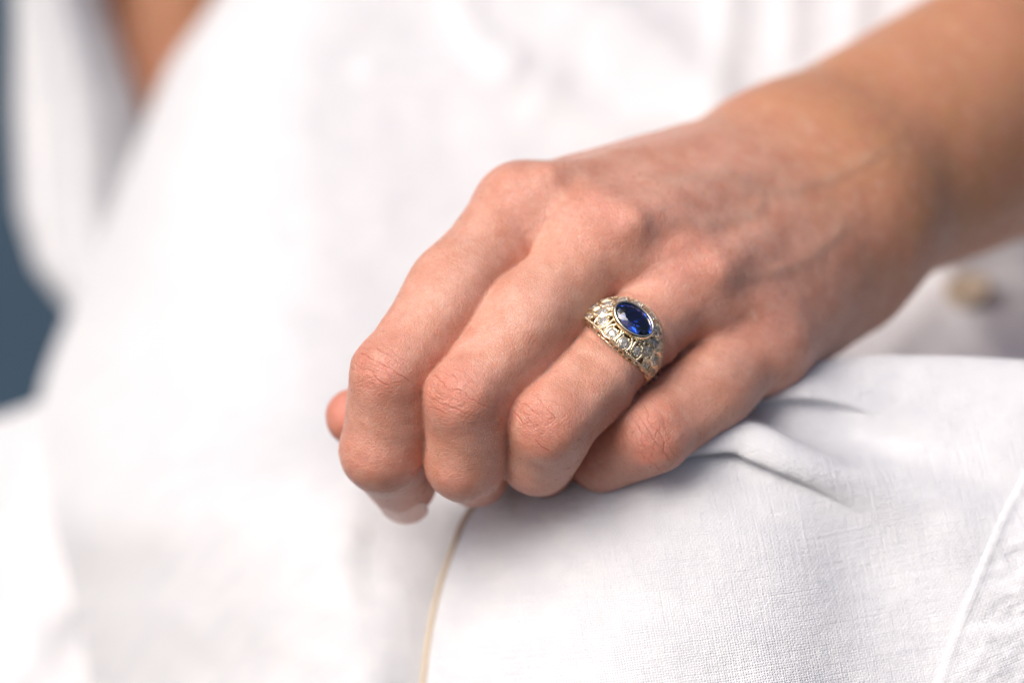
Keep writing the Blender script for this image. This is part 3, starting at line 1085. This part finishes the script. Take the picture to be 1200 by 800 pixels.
# lower left: another fold of the skirt lying further back
nu, nv = 90, 90
a, b = np.meshgrid(np.linspace(-320, 200, nu), np.linspace(0, 1, nv), indexing='ij')
topy = interp(a, [(-320, 560), (-100, 512), (0, 488), (50, 470), (120, 440), (200, 420)])
PY = topy + (980 - topy) * b
Z3 = -222 + 60 * b + 5 * fbm(a / 120, PY / 150, 2.2, 3)
f3 = U(a, PY, Z3)
Bk = np.repeat(f3[:, :1], 14, axis=1).copy()
q = np.linspace(0, 1, 15)[1:][::-1]
Bk[..., 2] -= (120 * q)[None]; Bk[..., 1] -= (20 * q ** 2)[None]
f3 = np.concatenate([Bk, f3], axis=1)
mesh_obj("skirt", f3.reshape(-1, 3), grid_faces(nu, nv + 14)[:, ::-1], LINEN_SOFT, person, True,
         uv=np.stack([f3[..., 0], f3[..., 1] - f3[..., 2]], -1).reshape(-1, 2))

# sleeve at the far left: a hanging tube of cloth, open at its lower end
nu, nv = 72, 90
th = np.linspace(0, 2 * np.pi, nu); tt = np.linspace(0, 1, nv)
TH, TT = np.meshgrid(th, tt, indexing='ij')
topc, botc = U(70, -260, -310), U(150, 385, -300)
cen = U(np.interp(TT, [0, 0.4, 0.615, 0.8, 0.9, 1], [66, 71, 97, 106, 117, 150]), -260 + TT * 650, -310)
rx = np.interp(TT, [0, 0.4, 0.615, 0.8, 0.9, 1], [11.4, 11.9, 18.4, 19, 17, 13]); rx = rx * 1.0
rz = 30 + 0 * TT
rip = 1 + 0.035 * np.sin(TH * 11 + 0.6 * np.sin(TT * 5)) + 0.02 * np.sin(TH * 23)
sl = cen + np.stack([rx * np.cos(TH) * rip, 0 * TH - 3 * np.cos(TH) * TT, rz * np.sin(TH) * rip], -1)
mesh_obj("sleeve", sl.reshape(-1, 3), grid_faces(nu, nv)[:, ::-1], LINEN_SOFT, person, True,
         uv=np.stack([TH * 25, TT * 120], -1).reshape(-1, 2))

# button on the bodice under the wrist
bc = U(1135, 343, float(lap_depth(np.array([1135.0]), np.array([343.0]))[0]) + 1.5)
bld = Build()
rad = 0.82 * np.array([0.0, 2.2, 4.4, 5.0, 6.1, 6.9, 7.1, 6.4, 0.0]); hz = np.array([0.9, 0.9, 1.0, 1.5, 1.9, 1.4, 0.6, -0.4, -0.5])
ns = 28
ang = np.linspace(0, 2 * np.pi, ns, endpoint=False)
nrm = norm(np.array((-0.2, 0.75, 0.65))); e1 = norm(np.cross((0, 0, 1.0), nrm)); e2 = np.cross(nrm, e1)
vs = np.concatenate([[bc + nrm * h + r * (math.cos(t) * e1 + math.sin(t) * e2) for t in ang] for r, h in zip(rad, hz)])
fs = [(i * ns + j, i * ns + (j + 1) % ns, (i + 1) * ns + (j + 1) % ns, (i + 1) * ns + j) for i in range(len(rad) - 1) for j in range(ns)]
bld.add(vs, fs)
mesh_obj("button", vs, [f[::-1] for f in fs], BUTTON, dress)

# ------------------------------------------------------------------ background wall
wv_ = []
for px_, py_ in ((-2600, 3200), (3800, 3200), (3800, -2600), (-2600, -2600)):
    wv_.append(U(px_, py_, -900))
wall_v = np.array(wv_)
wall_b = wall_v + np.array((0, 0, -60.0))
wv8 = np.concatenate([wall_v, wall_b])
wall = mesh_obj("wall", wv8, [(0, 1, 2, 3), (7, 6, 5, 4), (0, 4, 5, 1), (1, 5, 6, 2), (2, 6, 7, 3), (3, 7, 4, 0)], SLATE, None, False)
tag(wall, "dark slate blue wall out of focus behind the person", "wall", None, "structure")

# ------------------------------------------------------------------ the ring
rj = FJ["ring"]
RC = U(721, 408, -3.5)
E_D = norm(norm(rj[2] - rj[0]) + np.array((0, 0, 0.10)))                 # towards the finger tip
nn0 = np.array((0.04, 0.22, 0.97))
E_N = norm(nn0 - E_D * (nn0 @ E_D))            # away from the back of the finger
E_S = np.cross(E_D, E_N)
if E_S[0] < 0: E_S = -E_S
RIN = 8.15
print("ring frame", E_D, E_N, E_S)


def halfw(a):
    a = np.abs(a)
    return np.interp(a, [0, 4, 7, 10, 13, 16, 40], [5.6, 5.2, 4.2, 3.0, 2.1, 1.6, 1.4])


def dome_r(a, b):
    w = halfw(a)
    top = 0.8 + 1.9 * np.exp(-(np.asarray(a) / 8.2) ** 2) + 0.25 * np.exp(-(np.asarray(a) / 14) ** 4)
    return RIN + 0.35 + top * np.sqrt(np.clip(1 - 0.92 * (np.asarray(b) / (w + 0.2)) ** 2, 0.04, 1))


def D(a, b, h=0.0):
    """dome coordinates: a = mm round the finger from the top, b = mm along it, h = above the dome"""
    a, b = np.asarray(a, dtype=float), np.asarray(b, dtype=float)
    ph = a / 10.5
    r = dome_r(a, b) + h
    return RC + b[..., None] * E_D + r[..., None] * (np.cos(ph)[..., None] * E_N + np.sin(ph)[..., None] * E_S)


def Dn(a, b):
    e = 0.05
    ta = D(np.asarray(a) + e, b) - D(np.asarray(a) - e, b); tb = D(a, np.asarray(b) + e) - D(a, np.asarray(b) - e)
    n = norm(np.cross(ta, tb))
    rad = norm(D(a, b) - RC)
    s = np.sign((n * rad).sum(-1, keepdims=True))
    return n * s


ring = empty("ring", RC)
tag(ring, "yellow gold filigree ring with an oval blue sapphire and small diamonds on the ring finger", "ring")

# shank
ph = np.linspace(0, 2 * np.pi, 160, endpoint=False)
prof = []
for t in ph:
    a = (t if t <= np.pi else t - 2 * np.pi) * 10.5
    w = float(halfw(a)) * (0.55 if abs(a) < 9 else 1.0) if abs(a) < 13 else float(halfw(a))
    ro = RIN + (0.25 if abs(a) < 11 else 0.25 + 0.75 * float(sstep(11, 17, np.array(abs(a)))))
    sec = []
    for bb_, rr in ((-w, RIN), (-w, ro - 0.1), (-w * 0.6, ro + 0.05), (0, ro + 0.1), (w * 0.6, ro + 0.05), (w, ro - 0.1), (w, RIN), (0, RIN - 0.05)):
        sec.append(RC + bb_ * E_D + rr * (math.cos(t) * E_N + math.sin(t) * E_S))
    prof.append(sec)
# only the lower two thirds are solid; the top is pierced
keep = [i for i, t in enumerate(ph) if abs((t if t <= np.pi else t - 2 * np.pi) * 10.5) > 13.0]
keep = sorted(keep)
seq = [prof[i] for i in keep]
sv = np.array(seq).reshape(-1, 3)
sf = [(i * 8 + j, i * 8 + (j + 1) % 8, (i + 1) * 8 + (j + 1) % 8, (i + 1) * 8 + j) for i in range(len(seq) - 1) for j in range(8)]
sf += [tuple(range(8))[::-1], tuple((len(seq) - 1) * 8 + k for k in range(8))]
mesh_obj("band", sv, sf, GOLD, ring)


def wire(b, a, bb, r, h=0.0, closed=False, sides=7):
    a, bb = np.asarray(a, float), np.asarray(bb, float)
    P = D(a, bb, h)
    V_, F_ = tube(P, r, sides, closed, ref=Dn(a, bb))
    b.add(V_, F_)


def ball(b, c, r, nu=5, nv=8):
    u = np.linspace(0, np.pi, nu + 1)[1:-1]
    vs = [c + np.array((0, 0, r))]
    for t in u:
        for k in range(nv):
            p = 2 * np.pi * k / nv
            vs.append(c + r * np.array((math.sin(t) * math.cos(p), math.sin(t) * math.sin(p), math.cos(t))))
    vs.append(c - np.array((0, 0, r)))
    F_ = [(0, 1 + k, 1 + (k + 1) % nv) for k in range(nv)]
    for i in range(len(u) - 1):
        for k in range(nv):
            F_.append((1 + i * nv + k, 1 + (i + 1) * nv + k, 1 + (i + 1) * nv + (k + 1) % nv, 1 + i * nv + (k + 1) % nv))
    l = 1 + (len(u) - 1) * nv
    F_ += [(l + k, len(vs) - 1, l + (k + 1) % nv) for k in range(nv)]
    b.add(np.array(vs), F_)


# border rails on both edges, upper and lower
for sgn in (-1, 1):
    b = Build()
    a = np.linspace(-15.5, 15.5, 120)
    wire(b, a, sgn * (halfw(a) + 0.16 * np.sin(a * 2.1)), 0.34, 0.0)
    P = D(a, sgn * (halfw(a) + 0.05)); inn = RC + ((P - RC) @ E_D)[:, None] * E_D
    low = inn + norm(P - inn) * (RIN + 0.1)
    V_, F_ = tube(low, 0.22, 7, False, ref=norm(P - inn))
    b.add(V_, F_)
    b.make("border", GOLD, ring)
    b = Build()
    for i, t in enumerate(np.linspace(-13, 13, 56)):
        ball(b, D(t, sgn * (halfw(t) - 0.10), 0.32), 0.24)
    b.make("beading", GOLD, ring)
    # side gallery: little arches between the rails
    b = Build()
    for t in np.linspace(-11.5, 11.5, 17):
        a = t + 0.7 * np.sin(np.linspace(-np.pi, np.pi, 9)) * 0.9
        f = np.linspace(0, 1, 9)
        P0 = D(np.full(9, t) + 0.75 * np.cos(f * np.pi), sgn * (halfw(np.full(9, t)) + 0.02))
        inn = RC + ((P0 - RC) @ E_D)[:, None] * E_D
        rr = np.linalg.norm(P0 - inn, axis=1)
        lowr = RIN + 0.15
        hh = np.sin(f * np.pi)
        P1 = inn + norm(P0 - inn) * (lowr + (rr - lowr) * hh)[:, None]
        V_, F_ = tube(P1, 0.20, 6, False, ref=E_D)
        b.add(V_, F_)
    b.make("gallery", GOLD, ring)

# sapphire with its bezel: oval set across the finger
A0, B0 = 4.1, 2.78
SC = D(np.array(0.0), np.array(0.1), 0.0)
SN = norm(Dn(np.array(0.0), np.array(0.1)) + 0.0 * E_D)
SD = norm(E_D - SN * (E_D @ SN)); SS = np.cross(SD, SN)
if SS @ E_S < 0: SS = -SS


def cut_stone(c, s, d, n, a, b, crown, pav, table, seg, deep=1):
    """faceted stone: table, star and main crown facets, girdle, two tiers of pavilion facets"""
    vs, F_ = [], []
    rows = [(table, crown, 0.0), (0.5 * (table + 1) + 0.03, crown * 0.58, 0.5), (1.0, 0.10, 0.0), (1.0, -0.05, 0.0), (0.80, -pav * 0.36, 0.5), (0.50, -pav * 0.70, 0.0), (0.22, -pav * 0.92, 0.5)]
    for sc_, h, off in rows:
        for k in range(seg):
            t = 2 * np.pi * (k + off) / seg
            vs.append(c + s * a * sc_ * math.cos(t) + d * b * sc_ * math.sin(t) + n * h)
    vs.append(c - n * pav)
    F_.append(tuple(range(seg)))
    for r in range(len(rows) - 1):
        o0, o1 = rows[r][2], rows[r + 1][2]
        for k in range(seg):
            k1 = (k + 1) % seg
            p0, p1, q0, q1 = r * seg + k, r * seg + k1, (r + 1) * seg + k, (r + 1) * seg + k1
            if o0 == o1:
                F_.append((p0, q0, q1, p1))
            elif o1 > o0:
                F_.append((p0, q0, p1)); F_.append((p1, q0, q1))
            else:
                F_.append((p0, q0, q1)) ; F_.append((p0, q1, p1))
    l = (len(rows) - 1) * seg
    for k in range(seg):
        F_.append((l + k, len(vs) - 1, l + (k + 1) % seg))
    return np.array(vs), F_


def orient(V_, F_, c):
    out = []
    for f in F_:
        p = V_[list(f)]
        n = np.cross(p[1] - p[0], p[2] - p[0])
        out.append(f if n @ (p.mean(0) - c) >= 0 else f[::-1])
    return out


GC = SC + SN * 0.5
V_, F_ = cut_stone(GC, SS, SD, SN, A0, B0, 0.9, 2.3, 0.58, 14)
F_ = orient(V_, F_, GC - SN * 0.3)
mesh_obj("sapphire", V_, F_, SAPPHIRE, ring, False)
# bezel: a wall round the girdle with a rolled lip
b = Build()
t = np.linspace(0, 2 * np.pi, 72, endpoint=False)
secs = [(0.02, 0.42), (0.20, 0.50), (0.40, 0.42), (0.54, 0.15), (0.54, -0.5), (0.40, -2.3), (0.1, -2.3), (0.04, -0.2)]
vs = []
for off, h in secs:
    vs.append(GC + (A0 + off) * np.cos(t)[:, None] * SS + (B0 + off) * np.sin(t)[:, None] * SD + SN * h)
vs = np.array(vs).reshape(-1, 3)
m = 72
fs = [(i * m + j, i * m + (j + 1) % m, ((i + 1) % 8) * m + (j + 1) % m, ((i + 1) % 8) * m + j) for i in range(8) for j in range(m)]
b.add(vs, [f[::-1] for f in fs])
b.make("bezel", GOLD_PALE, ring)

# diamonds in leaf-shaped collets round the sapphire and down the shoulders
HALO = []
for k in range(12):
    t = 2 * np.pi * (k + 0.5) / 12
    t += RNG.uniform(-0.07, 0.07)
    HALO.append(((6.55 + RNG.uniform(-0.25, 0.25)) * math.cos(t), 0.1 + 4.62 * math.sin(t) * (1.0 if math.sin(t) > 0 else 0.95), RNG.uniform(0.9, 1.16)))
SHO = [(-9.6, 0.0, 0.9), (9.6, 0.0, 0.9), (-9.0, 2.5, 0.62), (9.0, 2.5, 0.62), (-9.0, -2.5, 0.62), (9.0, -2.5, 0.62), (-12.0, 0.9, 0.7), (12.0, 0.9, 0.7), (-12.2, -1.0, 0.55), (12.2, -1.0, 0.55)]
for (a, bb, r) in HALO + SHO:
    a_, b_ = np.array(a), np.array(bb)
    c = D(a_, b_, -0.15); n = Dn(a_, b_)
    n = norm(n + np.random.default_rng(int(abs(a * 10 + bb * 3))).normal(0, 0.05, 3))
    s = norm(E_S - n * (E_S @ n)); d = np.cross(n, s)
    rot = RNG.uniform(0, 1); s, d = s * math.cos(rot) + d * math.sin(rot), d * math.cos(rot) - s * math.sin(rot)
    V_, F_ = cut_stone(c + n * 0.2, s, d, n, r, r, 0.36 * r, 0.75 * r, 0.5, 8)
    F_ = orient(V_, F_, c)
    dm_ = mesh_obj("diamond", V_, F_, DIAMOND, ring, False)
    # collet cup with four grains
    b = Build()
    t = np.linspace(0, 2 * np.pi, 20, endpoint=False)
    secs = [(r * 0.97, 0.24), (r + 0.16, 0.28), (r + 0.26, 0.05), (r + 0.1, -0.9), (0.3, -1.1), (0.25, -0.75), (r * 0.7, -0.25), (r * 0.95, 0.1)]
    vs = np.array([[c + n * h + q * (math.cos(x) * s + math.sin(x) * d) for x in t] for q, h in secs]).reshape(-1, 3)
    fs = [((i + 1) * 20 + j, (i + 1) * 20 + (j + 1) % 20, i * 20 + (j + 1) % 20, i * 20 + j) for i in range(len(secs) - 1) for j in range(20)]
    b.add(vs, fs)
    for k in range(4):
        x = k * np.pi / 2 + 0.4
        ball(b, c + n * 0.36 + r * 0.98 * (math.cos(x) * s + math.sin(x) * d), 0.2)
    b.make("collet", GOLD, ring)
    # leaf: two curved wires that meet in points, radial to the sapphire
    if r > 0.6:
        b = Build()
        cx, cy = a, bb
        if abs(a) < 8:
            dx, dy = norm(np.array((a / 6.55, (bb - 0.1) / 4.6)))
        else:
            dx, dy = np.sign(a), 0.0
        L_ = r + 1.15
        f = np.linspace(-1, 1, 15)
        for sg in (-1, 1):
            off = sg * (r + 0.42) * np.cos(f * np.pi / 2) ** 0.8
            wa = cx + dx * L_ * f - dy * off
            wb = cy + dy * L_ * f + dx * off
            lim = halfw(wa) - 0.1
            wire(b, wa, np.clip(wb, -lim, lim), 0.30, 0.10)
        b.make("leaf_scroll", GOLD, ring)
# ties between the leaves: short curls across the piercings
b = Build()
for k in range(12):
    t = 2 * np.pi * k / 12
    f = np.linspace(0, 1, 10)
    for sg in (-1, 1):
        rr = 0.78 + 0.34 * f
        tt_ = t + sg * 0.10 * np.sin(f * np.pi * 1.3)
        wa = 6.55 * rr * np.cos(tt_); wb = 0.1 + 4.7 * rr * np.sin(tt_)
        lim = halfw(wa) - 0.1
        wire(b, wa, np.clip(wb, -lim, lim), 0.17, 0.0)
    ball(b, D(np.array(6.55 * 1.06 * math.cos(t)), np.clip(0.1 + 5.0 * math.sin(t), -float(halfw(6.9 * math.cos(t))) + 0.2, float(halfw(6.9 * math.cos(t))) - 0.2), 0.15), 0.3)
for a0 in (-10.8, 10.8, -13.5, 13.5):
    for sg in (-1, 1):
        f = np.linspace(0, 1, 10)
        wire(b, a0 + np.sign(a0) * 1.3 * np.sin(f * np.pi), sg * (0.2 + f * (halfw(a0) - 0.3)), 0.18, 0.0)
for k in range(24):
    t = 2 * np.pi * (k + 0.5) / 24
    for q, hh in ((1.24, -0.1), (0.80, -0.05)):
        wa, wb = 6.2 * q * math.cos(t), 0.1 + 4.5 * q * math.sin(t)
        lim = float(halfw(wa)) - 0.35
        ball(b, D(np.array(wa), np.array(float(np.clip(wb, -lim, lim))), hh), 0.30)
b.make("scrollwork", GOLD, ring)

print("script time", round(time.time() - T0, 1), "body verts", len(Vb))
